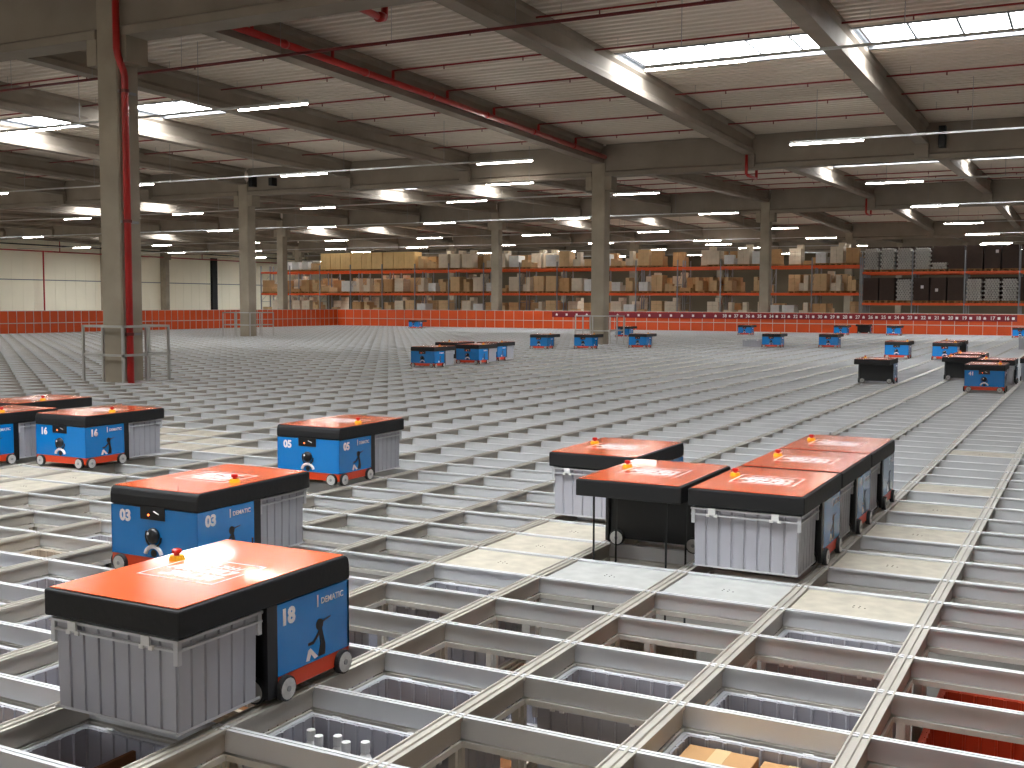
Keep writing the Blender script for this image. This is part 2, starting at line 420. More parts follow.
# ------------------------------------------------------------------ storage grid
PX, PY = .705, .5228
IX0, IX1, JY0, JY1 = -63, 9, -7, 113
GX0, GX1, GY0, GY1 = IX0*PX-.05, IX1*PX+.05, JY0*PY-.03, JY1*PY+.03
grid = thing('storage_grid', 'aluminium rail grid of open storage cells that the robots drive on', 'storage grid')
dsec = [(-.038, 0), (-.030, 0), (-.028, -.007), (-.008, -.007), (-.006, 0), (.006, 0), (.008, -.007), (.028, -.007), (.030, 0), (.038, 0), (.038, -.014), (.026, -.018), (.026, -.088), (-.026, -.088), (-.026, -.018), (-.038, -.014)]
for i in range(IX0, IX1+1):
    MB().prism([(i*PX+p, q) for p, q in dsec], GY0, GY1, 'y').obj('double_rail', M['alub'], grid)
ssec = [(-.019, -.001), (-.004, -.001), (-.003, -.006), (.003, -.006), (.004, -.001), (.019, -.001), (.019, -.012), (.012, -.014), (.012, -.088), (-.012, -.088), (-.012, -.014), (-.019, -.012)]
far = MB()
for j in range(JY0, JY1+1):
    if j < JY0+96: MB().prism([(j*PY+p, q) for p, q in ssec], GX0, GX1, 'x').obj('cross_rail', M['alu'], grid)
    else: far.prism([(j*PY+p, q) for p, q in ssec], GX0, GX1, 'x')
o = far.obj('distant_cross_rail', M['alu'], grid); o['kind'] = 'stuff'
# lower frame under the near part
lf = MB()
for i in range(-13, IX1+1):
    for sg in (-1, 1):
        a = i*PX+sg*.026; lf.box(min(a, a+sg*.01), max(a, a+sg*.01), GY0, 16*PY, -.118, -.094)
for j in range(JY0, 17):
    lf.box(-13*PX, GX1, j*PY-.02, j*PY+.02, -.118, -.094)
lf.obj('lower_frame', M['alu2'], grid)
# storage posts under the near nodes
for i in range(-7, 4):
    for j in range(-4, 5):
        u, v = px(i*PX, j*PY, -.3)
        if -150 < u < 1150 and v < 1100:
            p = MB(); x, y = i*PX, j*PY
            p.box(x-.03, x+.03, y-.012, y+.012, -5.3, -.12).box(x-.012, x+.012, y-.03, y+.03, -5.3, -.12)
            p.obj('upright_post', M['alu2'], grid)

# cover plates
plates = [(-2, 4), (-2, 5), (-2, 6), (-1, 4), (0, 4), (1, 4), (1, 6), (1, 8), (1, 10), (1, 12), (1, 17),
          (-10, 10), (-10, 6), (-11, 11), (-11, 12), (-9, 10), (-10, 11), (-9, 6), (-9, 5), (-10, 5), (-10, 7), (-11, 10), (-12, 12), (-11, 8), (-12, 9)]
pp = None
for k, (i, j) in enumerate(plates):
    where = 'before the robot row' if i in (-2, -1, 0) else ('between open cells right of the robot line' if i == 1 else 'around the robot marked 16')
    lab = 'pale cover plate %s, %s of them' % (where, nth(k if k < 5 else (k-5 if k < 11 else k-11)))
    grey = k in (3, 4)
    if grey or pp is None:
        o = bpy.data.objects.new('cover_plate', MB().box(.041, PX-.041, .022, PY-.022, -.03, -.012).mesh('cover_plate', M['plateg' if grey else 'plate']))
        if not grey: pp = o
    else: o = pp.copy()
    C.objects.link(o); o.location = (i*PX, j*PY, 0); tag(o, lab, 'cover plate', 'cover plates on the grid')
    if grey or k == 0:
        hm = MB()
        for q in range(5): hm.tube([(.33+.03*(q % 3), .24+.03*(q//3), -.0125), (.33+.03*(q % 3), .24+.03*(q//3), -.011)], .005, 6)
    h = bpy.data.objects.new('drilled_holes', hm.mesh('drilled_holes', M['dark']) if k in (0, 3, 4) else hole_me); C.objects.link(h); h.parent = o
    if k in (0, 3, 4): hole_me = h.data

# ------------------------------------------------------------------ bins
BW, BD, BH = .62, .445, .345
def bin_wall_path():
    # closed path (x,y) around the bin with ribs (grooves) for the walls, inset = 0
    pts = []; hw, hd = BW/2-.012, BD/2-.012
    def side(p0, p1, n, nx, ny):
        for k in range(n):
            t0 = k/n; t1 = (k+1)/n
            for t, o in ((t0+.01, 0), (t1-.018, 0), (t1-.014, .008), (t1-.001, .008)):
                pts.append((p0[0]+(p1[0]-p0[0])*t+nx*o, p0[1]+(p1[1]-p0[1])*t+ny*o))
    side((-hw, -hd), (hw, -hd), 8, 0, 1); side((hw, -hd), (hw, hd), 6, -1, 0)
    side((hw, hd), (-hw, hd), 8, 0, -1); side((-hw, hd), (-hw, -hd), 6, 1, 0)
    return pts
def bin_mesh(m):
    mb = MB(); P = bin_wall_path(); n = len(P); Q = [(x*(1-.014/abs(.31)), y*(1-.014/.22)) for x, y in P]
    R0 = [(x*.985, y*.985) for x, y in P]
    zb, zt = 0.0, BH
    mb.v = [(x, y, zb) for x, y in R0]+[(x, y, zt) for x, y in P]+[(x, y, zt) for x, y in Q]+[(x, y, zb+.012) for x, y in Q]
    for k in range(n):
        a, b = k, (k+1) % n
        mb.f += [(a, b, n+b, n+a), (n+a, n+b, 2*n+b, 2*n+a), (2*n+a, 2*n+b, 3*n+b, 3*n+a)]
    mb.f += [tuple(range(n))[::-1], tuple(range(3*n, 4*n))]
    return mb.mesh('tub', m)
def rim_mesh(m):
    mb = MB(); hw, hd = BW/2, BD/2
    for z0, z1, o in ((BH-.008, BH+.002, .004), (BH-.042, BH-.034, .002), (0, .01, -.012)):
        for x0, x1, y0, y1 in ((-hw-o, hw+o, -hd-o, -hd+.014), (-hw-o, hw+o, hd-.014, hd+o), (-hw-o, -hw+.014, -hd, hd), (hw-.014, hw+o, -hd, hd)):
            mb.box(x0, x1, y0, y1, z0, z1)
    for x, y in ((-hw, -hd), (hw-.02, -hd), (-hw, hd-.02), (hw-.02, hd-.02)): mb.box(x, x+.02, y, y+.02, BH-.09, BH)
    return mb.mesh('rim', m)
def latch_mesh(m):
    mb = MB(); y = 0
    mb.box(-.02, .02, -.006, .004, BH-.032, BH+.004).box(-.032, -.012, -.004, .004, BH-.046, BH-.03).box(.012, .032, -.004, .004, BH-.046, BH-.03)
    return mb.mesh('latch', m)
bin_protos = {}
def make_bin(kind, label, loc, group):
    m = M[{'grey': 'bin', 'warm': 'binw', 'orange': 'bino'}[kind]]
    if kind not in bin_protos:
        t = thing('storage_bin', label, 'bin', loc, 0, group)
        for n, me in (('tub', bin_mesh(m)), ('rim', rim_mesh(m if kind != 'grey' else mat('pale_rim', s(196, 197, 200), .4)))):
            o = bpy.data.objects.new(n, me); C.objects.link(o); o.parent = t
        lme = latch_mesh(M['white'] if kind == 'grey' else m)
        for lx in (-.19, .17):
            for ly in (-1, 1):
                o = bpy.data.objects.new('latch', lme); C.objects.link(o); o.parent = t; o.location = (lx, ly*(BD/2+.006), 0)
        bin_protos[kind] = t; return t
    c = copy_tree(bin_protos[kind]); c.location = loc; c['label'] = label; c['group'] = group
    return c
# bins in the cells (those the picture can look into)
TOPZ = -.102
levelA = {(-1, 0), (-1, -1), (-2, 3), (0, 1), (1, 1), (1, 3), (1, 0), (-6, 2), (-5, 1), (-2, -2), (-5, 0), (-3, -1), (-5, 3), (-4, 0), (-4, 1), (-3, 2), (-6, 3), (-6, 4), (-5, 4), (-4, -1), (-3, -2), (-6, 1)}
cell_n = 0
occupied = set(plates)
R = random.Random(3)
for i in range(-8, 4):
    for j in range(-4, 9):
        xc, yc = (i+.5)*PX, (j+.5)*PY
        u, v = px(xc, yc, -.2)
        if (i, j) in occupied or not (-220 < u < 1300 and v < 1000) or (j > 4 and not (i, j) == (-1, 5)): continue
        a = (i, j) in levelA
        lv = 0 if a else (1 if i >= 2 else R.choice((1, 1, 2)))
        kind = 'grey' if a and (i, j) not in ((-6, 2),) else R.choice(('warm', 'warm', 'grey', 'warm'))
        if (i >= 2 and j >= -1) or (i, j) in ((1, 2), (0, 2), (0, 3)): kind = 'orange'
        if (i, j) == (-1, 5): lv, kind = 1, 'warm'
        z = TOPZ-BH-lv*(BH+.01)
        side = 'right' if i >= 1 else ('middle' if i >= -2 else 'left')
        b = make_bin(kind, '%s bin %s the grid, %s cell column from right, %s row from bottom' % ({'grey': 'grey', 'warm': 'warm grey', 'orange': 'orange'}[kind], 'just under' if a else 'deep in', nth(3-i), nth(j+4)), (xc, yc, z), 'bins in the grid cells')
        # a second bin below so that the stack does not end in the air
        make_bin('warm', 'lower bin under another, %s cell column from right, %s row from bottom' % (nth(3-i), nth(j+4)), (xc, yc, z-BH-.01), 'lower bins in the grid cells')
        # contents
        def crt(name, x0, x1, y0, y1, h, m, lab, tape=True):
            t = thing(name, lab, 'box', (xc, yc, z+.014), 0, 'goods in the bins')
            MB().box(x0, x1, y0, y1, 0, h).obj('carton', M[m], t, bevel=.003)
            if tape: MB().box((x0+x1)/2-.03, (x0+x1)/2+.03, y0, y1, h, h+.001).obj('parcel_tape', M['tape'], t)
        if (i, j) == (1, 0):
            crt('cardboard_box', -.27, .0, -.175, .175, .31, 'board', 'tan cardboard box in the grey bin nearest the bottom edge')
            crt('cardboard_box', .02, .27, -.175, .175, .30, 'board', 'second tan cardboard box beside the first, at the bottom edge')
        elif (i, j) == (-2, -2):
            crt('cardboard_box', -.02, .0, -.18, .18, .3, 'boardd', 'upright brown cardboard sheet in the bin below robot 18', False)
        elif (i, j) == (-1, -1):
            for q in range(5):
                t = thing('white_bottle', 'white capped bottle, %s from the left in the bin beside robot 18' % nth(q), 'bottle', (xc-.22+.065*q, yc+.1-.035*(q % 2), z+.014), 0, 'white bottles in a bin')
                MB().tube([(0, 0, 0), (0, 0, .25), (0, 0, .28)], [.028, .028, .014], 12).obj('body', M['white'], t, smooth=True)
                MB().tube([(0, 0, .28), (0, 0, .32)], .018, 12).obj('cap', M['white'], t)
        elif a and R.random() < .7:
            crt('cardboard_box', R.uniform(-.27, -.2), R.uniform(.0, .1), -.18, R.uniform(.0, .17), R.uniform(.08, .16), R.choice(('board', 'boardd')), 'small cardboard box in a bin, %s cell column from right, %s row from bottom' % (nth(3-i), nth(j+4)))
        elif R.random() < .6:
            crt('cardboard_box', -.25, R.uniform(.1, .25), -.18, .17, R.uniform(.15, .28), R.choice(('board', 'boardd')), 'cardboard box deep in a cell, %s column from right, %s row from bottom' % (nth(3-i), nth(j+4)))

# ------------------------------------------------------------------ robots
RW, RL, RH = .67, 1.0, .5
def letter_marks():
    """illegible slanted lid lettering inside a thin frame, drawn for reading from local +y side"""
    fr = MB(); x0, x1, y0, y1 = .14, .53, .36, .68; t_ = .010
    for a in ((x0, x1, y0, y0+t_), (x0, x1, y1-t_, y1), (x0, x0+t_, y0, y1), (x1-t_, x1, y0, y1)): fr.box(*a, .5032, .5036)
    lt = MB(); r_ = random.Random(5)
    for (yb, h, xa, xb, n, th) in ((.415, .045, .2, .48, 9, .009), (.475, .075, .185, .49, 6, .021), (.565, .075, .185, .46, 5, .021)):
        wd = (xb-xa)/n
        for k in range(n):
            x = xa+k*wd; sl = h*.25
            def bar(ax, ay, bx, by, th=th):
                d = Vector((bx-ax, by-ay)); nrm = Vector((-d.y, d.x)).normalized()*th/2
                p = [(ax+nrm.x, ay+nrm.y), (bx+nrm.x, by+nrm.y), (bx-nrm.x, by-nrm.y), (ax-nrm.x, ay-nrm.y)]
                lt.prism(p, .5032, .5036, 'z')
            c = r_.randrange(4); w2 = wd*.66
            bar(x, yb, x+sl, yb+h)
            if c in (0, 1): bar(x+w2, yb, x+w2+sl, yb+h)
            if c in (0, 2): bar(x+sl/2, yb+h/2, x+sl/2+w2, yb+h/2)
            if c in (2, 3): bar(x+sl, yb+h-th/2, x+sl+w2, yb+h-th/2)
            if c in (1, 3): bar(x, yb+th/2, x+w2, yb+th/2)
    return fr, lt
def wheel(t, p, axis):
    d = Vector(axis)*.016; p = Vector(p)
    wh = MB().tube([p-d, p-d*.8, p+d*.8, p+d], [.046, .051, .051, .046], 20).obj('wheel', M['tyre'], t, smooth=False)
    MB().tube([p-d*1.08, p+d*1.08], .043, 18).obj('hub', M['wheel'], wh)
    MB().tube([p-d*1.3, p+d*1.3], .012, 8).obj('axle', M['rod'], wh)
robot_proto = {}
def make_robot(with_belts=False):
    t = thing('bin_robot', '', 'robot')
    # body core and panels
    MB().box(.012, RW-.012, .012, .50, .045, .395).obj('body', M['black'], t, bevel=.004)
    p = MB().box(.03, RW-.03, .0, .012, .105, .392); p.box(0, .03, .0, .014, .105, .392).box(RW-.03, RW, 0, .014, .105, .392)
    p.box(0, .012, .0, .47, .105, .392).box(RW-.012, RW, .0, .47, .105, .392)
    bp = p.obj('blue_shell', M['blue'], t)
    q = MB().box(.0+.001, RW-.001, .002, .014, .04, .103).box(.002, .012, .002, .48, .04, .103).box(RW-.012, RW-.002, .002, .48, .04, .103)
    q.obj('orange_skirt', M['orst'], t)
    for sx in (0, RW-.02): MB().box(sx, sx+.02, .47, .53, .03, .395).obj('inner_post', M['black'], t)
    # cover
    sec = [(.0, .395), (RL, .395), (RL, .497), (.02, .5), (.004, .488), (-.004, .455), (-.004, .41)]
    MB().prism(sec, -.004, RW+.004, 'x').obj('cover', M['foam'], t, bevel=.008)
    MB().box(.012, RW-.012, .02, RL-.014, .4995, .5028).obj('lid', M['orange'], t, bevel=.001)
    fr, lt = letter_marks(); fr.obj('lid_frame_line', M['mark'], t); lt.obj('lid_lettering', M['mark'], t)
    # e-stop, antenna
    e = MB().tube([(.56, .43, .502), (.56, .43, .522)], [.034, .028], 14).obj('stop_button', M['yel'], t, smooth=False)
    MB().tube([(.56, .43, .522), (.56, .43, .53), (.56, .43, .532), (.56, .43, .546), (.56, .43, .55)], [.012, .012, .02, .02, .013], 14).obj('knob', M['redk'], e)
    MB().tube([(.5, .03, .5), (.5, .03, .528)], .0035, 6).obj('antenna', M['black'], t)
    # front sensor, round black shape in place of the front figure, white half ring
    sb = MB().box(.235, .425, -.003, .02, .325, .4).obj('sensor_window', M['black'], t)
    MB().tube([(.3, -.006, .352), (.3, -.002, .352)], .006, 8).obj('led', M['led'], sb)
    MB().tube([(.34, -.003, .375), (.38, -.003, .36)], .004, 6).obj('cable', M['wheel'], sb)
    d = MB(); d.tube([(.335, .0, .235), (.335, -.014, .235), (.335, -.026, .235), (.335, -.032, .235)], [.045, .045, .034, .014], 20)
    dv = d.obj('round_black_shape', M['black'], t, smooth=True)
    MB().tube([(.335+.06*math.cos(a), -.004, .228+.06*math.sin(a)) for a in [math.radians(150+q*30) for q in range(8)]], .006, 6).obj('black_shape_ring', M['black'], dv)
    MB().tube([(.32, -.03, .25), (.32, -.0335, .25)], .008, 8).obj('painted_highlight_dot', M['mark'], dv)  # white dot paints a small highlight on the black shape
    MB().tube([(.335+.062*math.cos(a), -.003, .118+.055*math.sin(a)) for a in [math.radians(10+q*16) for q in range(11)]], .0125, 8).obj('white_arc_marking', M['mark'], t)
    MB().tube([(.335, -.001, .132), (.335, -.004, .132)], .022, 12).obj('dark_dot_marking', M['black'], t)
    # side pictograms (plain seated figure)
    for side in (0, 1):
        g = MB(); x = RW+.0015 if side else -.0015
        def P(a, b): return (a, b) if side else (.47-a+.0, b)
        f = lambda a: (a if side else .48-a)
        x0, x1 = sorted((x, x-(.001 if side else -.001)))
        g.tube([(x0, f(.275), .25), (x1, f(.275), .25)], .024, 12)
        g.prism([(f(.268), .232), (f(.29), .232), (f(.312), .16), (f(.31), .118), (f(.262), .118), (f(.28), .17)], x0, x1, 'x')
        g.prism([(f(.275), .21), (f(.235), .178), (f(.2), .178), (f(.2), .19), (f(.232), .19), (f(.27), .226)], x0, x1, 'x')
        g.prism([(f(.295), .262), (f(.35), .27), (f(.35), .266), (f(.295), .254)], x0, x1, 'x')
        g.obj('figure_pictogram', M['black'], t)
        g = MB(); g.prism([(f(.262), .12), (f(.215), .165), (f(.2), .16), (f(.185), .118), (f(.205), .116), (f(.218), .14), (f(.24), .116)], x0, x1, 'x')
        g.obj('pictogram_legs', M['mark'], t)
        MB().box(x0, x1, *sorted((f(.26), f(.268))), .325, .375).obj('bar_marking', M['mark'], t)
    rx = math.radians(90)
    lettering('DEMATIC', .036, M['mark'], t, (RW+.001, .285, .333), (rx, 0, rx), .0004, 'maker_lettering')
    lettering('DEMATIC', .036, M['mark'], t, (-.001, .195, .333), (rx, 0, -rx), .0004, 'maker_lettering')
    for sx in (0, 1):
        for yy in (.055, .43): wheel(t, (RW+.004 if sx else -.004, yy, .052), (1, 0, 0))
    for xx in (.075, RW-.075):
        wheel(t, (xx, -.006, .052), (0, 1, 0)); wheel(t, (xx, .512, .052), (0, 1, 0))
    return t
base = make_robot()
rmade = [False]
def robot(x, y, kind, label, group=None, number=None, z=0):
    """kind A: blue end towards the camera; B: turned round, hoist end towards the camera"""
    r = base if not rmade[0] else copy_tree(base); rmade[0] = True
    r.location = (x, y, z) if kind == 'A' else (x+RW, y+RL, z)
    r.rotation_euler = (0, 0, 0 if kind == 'A' else math.pi)
    r['label'] = label; r['group'] = group or 'blue and orange robots on the grid'
    return r
def number(r, txt):
    rx = math.radians(90)
    lettering(txt, .088, M['mark'], r, (.07, -.001, .305), (rx, 0, 0), .0040, 'number_lettering')
    lettering(txt, .088, M['mark'], r, (RW+.001, .06, .305), (rx, 0, rx), .0040, 'number_lettering')
    lettering(txt, .088, M['mark'], r, (-.001, .45, .305), (rx, 0, -rx), .0040, 'number_lettering')
def carried(r, label):
    A = abs(r.rotation_euler.z) < 1
    x = r.location.x+(.335 if A else -.335); y = r.location.y+(.765 if A else -.765)
    b = make_bin('grey', label, (x, y, .04), 'grey bins carried by the robots')
    b.scale = (1.03, 1.0, 1.0)
    return b
robots = [
 (-1.34, -.77, 'B', 'robot marked 18 with glossy orange lid, largest, in the foreground', '18', 'grey bin carried under the foreground robot 18'),
 (-2.96, 1.04, 'A', 'robot marked 03 with orange lid, just behind robot 18', '03', 'grey bin carried by robot 03'),
 (-4.25, 4.10, 'A', 'robot marked 05 with orange lid, alone behind robot 03', '05', 'grey bin carried by robot 05'),
 (-6.90, 3.74, 'A', 'robot marked 16 with orange lid at the far left', '16', 'grey bin carried by robot 16'),
 (-7.80, 3.20, 'A', 'robot cut by the left edge in front of robot 16', None, 'grey bin carried by the robot at the left edge'),
 (-8.55, 4.30, 'A', 'robot at the left edge showing only its lid behind another', None, None),
 (.035, 2.60, 'B', 'nearest of three robots in a line, with a grey bin facing us', None, 'large grey bin facing us under the nearest robot in the line'),
 (.035, 3.64, 'B', 'middle robot of the three standing in a line', None, 'grey bin of the middle robot in the line of three'),
 (.035, 4.67, 'B', 'rearmost robot of the three standing in a line', None, 'grey bin of the rearmost robot in the line of three'),
 (-.685, 2.60, 'B', 'robot lowering black belts into a cell, left of the line', None, None),
 (-1.37, 3.64, 'B', 'robot with grey bin and pale orange lid, behind the belt-lowering robot', None, 'grey bin left of the robot with lowered belts'),
 (-12.77, 19.44, 'A', 'front left robot of the distant cluster at mid-left', None, 'grey bin of the front robot in the distant left cluster'),
 (-12.58, 21.3, 'A', 'middle robot of the distant cluster at mid-left', None, 'grey bin of the middle robot in the distant left cluster'),
 (-12.95, 23.0, 'A', 'right robot of the distant cluster at mid-left', None, 'grey bin of the right robot in the distant left cluster'),
 (-13.9, 22.4, 'B', 'rear robot of the distant left cluster, only its lid showing', None, None),
 (-15.2, 30.7, 'A', 'distant blue robot left of the second-row column', None, None),
 (-13.95, 31.6, 'A', 'distant blue robot directly in front of the second-row column', None, None),
 (-12.65, 33.4, 'A', 'distant blue robot right of the second-row column', None, None),
 (-35., 53.6, 'A', 'tiny blue robot by the far barrier at left centre', None, None),
 (-14.05, 51.6, 'A', 'far blue robot left of the right-hand group near the barrier', None, None),
 (-8.7, 36.4, 'A', 'blue robot with a grey bin lying to its left, far right half', None, None),
 (-6.85, 37.2, 'A', 'blue robot right of the one with the lying bin', None, None),
 (-9.9, 54.4, 'A', 'far blue robot near the numbered signs, left of the black one', None, None),
 (-9.5, 58.0, 'B', 'far black-backed robot against the orange barrier', None, None),
 (-7.45, 55.2, 'A', 'far blue robot right of the black-backed one', None, None),
 (-2.15, 19.0, 'B', 'black-backed robot with orange lid standing alone at right', None, None),
 (-3.45, 30.4, 'A', 'blue robot behind the lone black-backed robot', None, None),
 (-2.1, 30.1, 'A', 'blue robot second from the right edge in the middle distance', None, None),
 (-2.1, 31.9, 'B', 'robot half hidden right behind a blue robot in the middle distance', None, None),
 (-.75, 20.9, 'B', 'black-backed robot at the left of the right-edge cluster', None, None),
 (-.03, 18.1, 'A', 'robot marked 41 at the front of the right-edge cluster', '41', 'grey bin of robot 41'),
 (.0, 20.1, 'B', 'robot behind robot 41 in the right-edge cluster', None, 'grey bin of the robot behind robot 41'),
 (.70, 21.2, 'B', 'rear robot of the right-edge cluster', None, 'grey bin of the rear robot in the right-edge cluster'),
 (-.75, 22.6, 'B', 'robot with lid showing at the back of the right-edge cluster', None, None),
 (-1.6, 54.4, 'A', 'tiny blue robot at the right edge by the barrier', None, None),
 (-17.9, 44.9, 'A', 'blue robot behind the rails of the second-row column', None, None),
]
copies = []
for (x, y, k, lab, num, bl) in robots:
    copies.append((robot(x, y, k, lab), num, bl))
for r, num, bl in copies:
    if num: number(r, num)
    if bl: carried(r, bl)
b = make_bin('grey', 'grey bin standing on the grid left of a blue robot, far right', (-9.2, 37.1, .0), 'grey bins on the grid'); b.scale = (1.2, 1, .75)
b = make_bin('grey', 'grey bin at the right edge of the picture, middle distance', (-.05, 38.4, .05), 'grey bins on the grid'); b.scale = (1, 1, 1.3)
# belts of the robot lowering its gripper
t = thing('lifting_belts', 'four thin black belts lowered from a robot into the open cell', 'belt', (-.69, 2.60, 0))
for bx_, by_ in ((.1, .06), (.1, .42), (.57, .06), (.57, .42)):
    MB().box(bx_-.006, bx_+.006, by_-.002, by_+.002, -.44, .39).obj('belt', M['black'], t)
MB().box(.04, .63, .04, .44, -.452, -.44).obj('gripper_frame', M['black'], t)

# ------------------------------------------------------------------ guard rails round the columns
def guard(cx, cy, hx0, hx1, hy0, hy1, label):
    t = thing('guard_rail', label, 'guard rail', (cx, cy, 0), 0, 'guard rails round the columns')
    cs = [(hx0, hy0), (hx1, hy0), (hx1, hy1), (hx0, hy1)]
    for k in range(4):
        a, b = cs[k], cs[(k+1) % 4]
        for zz, nm in ((1.06, 'top_rail'), (.5, 'middle_rail')):
            x0, x1 = sorted((a[0], b[0])); y0, y1 = sorted((a[1], b[1]))
            MB().box(x0-.022, x1+.022, y0-.022, y1+.022, zz, zz+.045).obj(nm, M['rail'], t)
        for f in (0, .5):
            xx = a[0]+(b[0]-a[0])*f; yy = a[1]+(b[1]-a[1])*f
            MB().box(xx-.022, xx+.022, yy-.022, yy+.022, 0, 1.06).obj('rail_post', M['rail'], t)
guard(-15.13, 12.57, -.56, .52, -.5, .7, 'square metal guard rail round the front column at left')
guard(-15.13, 36.57, -.72, .72, -.7, .7, 'metal guard rail round the second-row column in the centre')
guard(-32.73, 36.57, -.8, .8, -.8, .8, 'metal guard rail round the second-row column further left')

# ------------------------------------------------------------------ orange barrier with signs
BYY, BXX, BHT = 59.6, -44.75, 1.07
PP = .69
for nm, lab in (('back', 'orange panel barrier along the far edge of the grid'), ('left', 'orange panel barrier along the left edge of the grid')):
    t = thing('safety_barrier', lab, 'barrier', (0, 0, 0), 0, 'orange barriers')
    n = 75 if nm == 'back' else 62
    for k in range(n):
        if nm == 'back':
            a = BXX+k*PP; MB().box(a+.012, a+PP-.012, BYY, BYY+.03, -.1, BHT).obj('panel', M['barr'], t)
        else:
            if k*.98 > 60: continue
            b_ = BYY-k*.49*2; MB().box(BXX-.03, BXX, b_-.98+.012, b_-.012, -.1, BHT).obj('panel', M['barr'], t)
    pm = MB()
    if nm == 'back':
        for k in range(n+1): pm.box(BXX+k*PP-.012, BXX+k*PP+.012, BYY-.02, BYY+.035, -.1, BHT)
    else:
        for k in range(122): pm.box(BXX-.035, BXX+.02, BYY-k*.49-.012, BYY-k*.49+.012, -.1, BHT)
    pm.obj('posts', M['seam'], t)
    e = (n*PP)
    if nm == 'back':
        MB().box(BXX, BXX+e, BYY-.035, BYY-.0, .46, .5).obj('middle_rail', M['seam'], t)
        MB().box(BXX, BXX+e, BYY-.01, BYY+.04, BHT, BHT+.03).obj('top_rail', M['seam'], t)
    else:
        MB().box(BXX, BXX+.035, BYY-60, BYY, .46, .5).obj('middle_rail', M['seam'], t)
        MB().box(BXX-.04, BXX-.001, BYY-60, BYY-.02, BHT, BHT+.03).obj('top_rail', M['seam'], t)
# signs
rx = math.radians(90)
nsig = 39
plate_me = MB().box(0, PP-.012, -.012, 0, 0, .33).mesh('plate', M['maroon'])
house = MB(); house.prism([(0, 0), (.13, 0), (.13, .09), (.065, .15), (0, .09)], -.016, -.012, 'y'); house_me = house.mesh('icon', M['mark'])
sq_me = MB().box(0, .13, -.016, -.012, 0, .13).mesh('icon', M['mark'])
for k in range(nsig):
    a = -2.4-.0-(nsig-1-k)*.68+.0
    num = 16+(nsig-1-k)
    t = thing('number_sign', 'maroon sign %s on the far orange barrier' % (('numbered %d' % num) if num <= 38 else ('with only a white icon, %s from the left' % nth(k))), 'sign', (a, BYY-.045, BHT-.36), 0, 'maroon signs on the barrier')
    o = bpy.data.objects.new('plate', plate_me); C.objects.link(o); o.parent = t
    if num <= 38: lettering(str(num), .25, M['mark'], t, (.06, -.014, .08), (rx, 0, 0), .006, 'sign_number')
    o = bpy.data.objects.new('icon', sq_me if k % 3 else house_me); C.objects.link(o); o.parent = t; o.location = (.43 if num <= 38 else .26, 0, .09)

# ------------------------------------------------------------------ pallet racks and loads
BAY = 2.88
def rack(name_lab, xa, nb, y0, levels, top, grp='pallet racks'):
    t = thing('pallet_rack', name_lab, 'pallet rack', (xa, y0, FLZ), 0, grp)
    up = MB()
    for yy in (0, 1.1): up.box(-.035, .035, yy-.04, yy+.04, 0, top-FLZ)
    for z in [1+1.2*i for i in range(int((top-FLZ-1)/1.2))]:
        up.tube([(0, 0, z), (0, 1.1, z+.9)], .014, 4); up.tube([(0, 0, z), (0, 1.1, z)], .014, 4)
    ume = up.mesh('upright_frame', M['rackp'])
    for k in range(nb+1):
        o = bpy.data.objects.new('upright_frame', ume); C.objects.link(o); o.parent = t; o.location = (k*BAY, 0, 0)
    bm_ = MB().box(.036, BAY-.036, -.03, .03, -.15, 0).mesh('load_beam', M['rackb'])
    for z in levels:
        for k in range(nb):
            for yy in (0, 1.1):
                o = bpy.data.objects.new('load_beam', bm_); C.objects.link(o); o.parent = t; o.location = (k*BAY, yy, z-FLZ)
    return t
XR = -56.9
rack('long orange pallet rack behind the barrier, front row', XR, 16, 66.0, (.58, 2.26, 3.94), 4.4)
rack('second orange pallet rack directly behind the front one', XR, 16, 67.5, (.58, 2.26, 3.94), 4.4)
rack('orange pallet rack at the right holding dark loads', XR+16*BAY+.1, 7, 66.0, (-.2, 1.67, 3.51), 4.7)
rack('rear orange pallet rack at the right', XR+16*BAY+.1, 7, 67.5, (-.2, 1.67, 3.51), 4.7)
def pallet_mesh():
    p = MB()
    for k in range(3): p.box(-.4, .4, -.55+k*.5, -.45+k*.5, 0, .1) if False else p.box(-.4+k*.35, -.3+k*.35, -.55, .55, 0, .1)
    for k in range(5): p.box(-.4, .4, -.55+k*.24, -.41+k*.24, .1, .125)
    return p.mesh('pallet', M['wood'])
PAL = pallet_mesh()
def stack_mesh(spec, m):
    mb = MB()
    for (x0, x1, y0, y1, z0, z1) in spec: mb.box(x0+.006, x1-.006, y0+.006, y1-.006, .125+z0+.004, .125+z1-.004)
    return mb.mesh('cartons', m)
def blocks(nx, ny, nz, h, w=.76, d=1.0, drop=0, seed=0):
    r_ = random.Random(seed); out = []
    for a in range(nx):
        for b in range(ny):
            top = nz-(r_.randrange(drop+1) if drop else 0)
            for c in range(top):
                out.append((-w/2+a*w/nx, -w/2+(a+1)*w/nx, -d/2+b*d/ny, -d/2+(b+1)*d/ny, c*h, (c+1)*h))
    return out
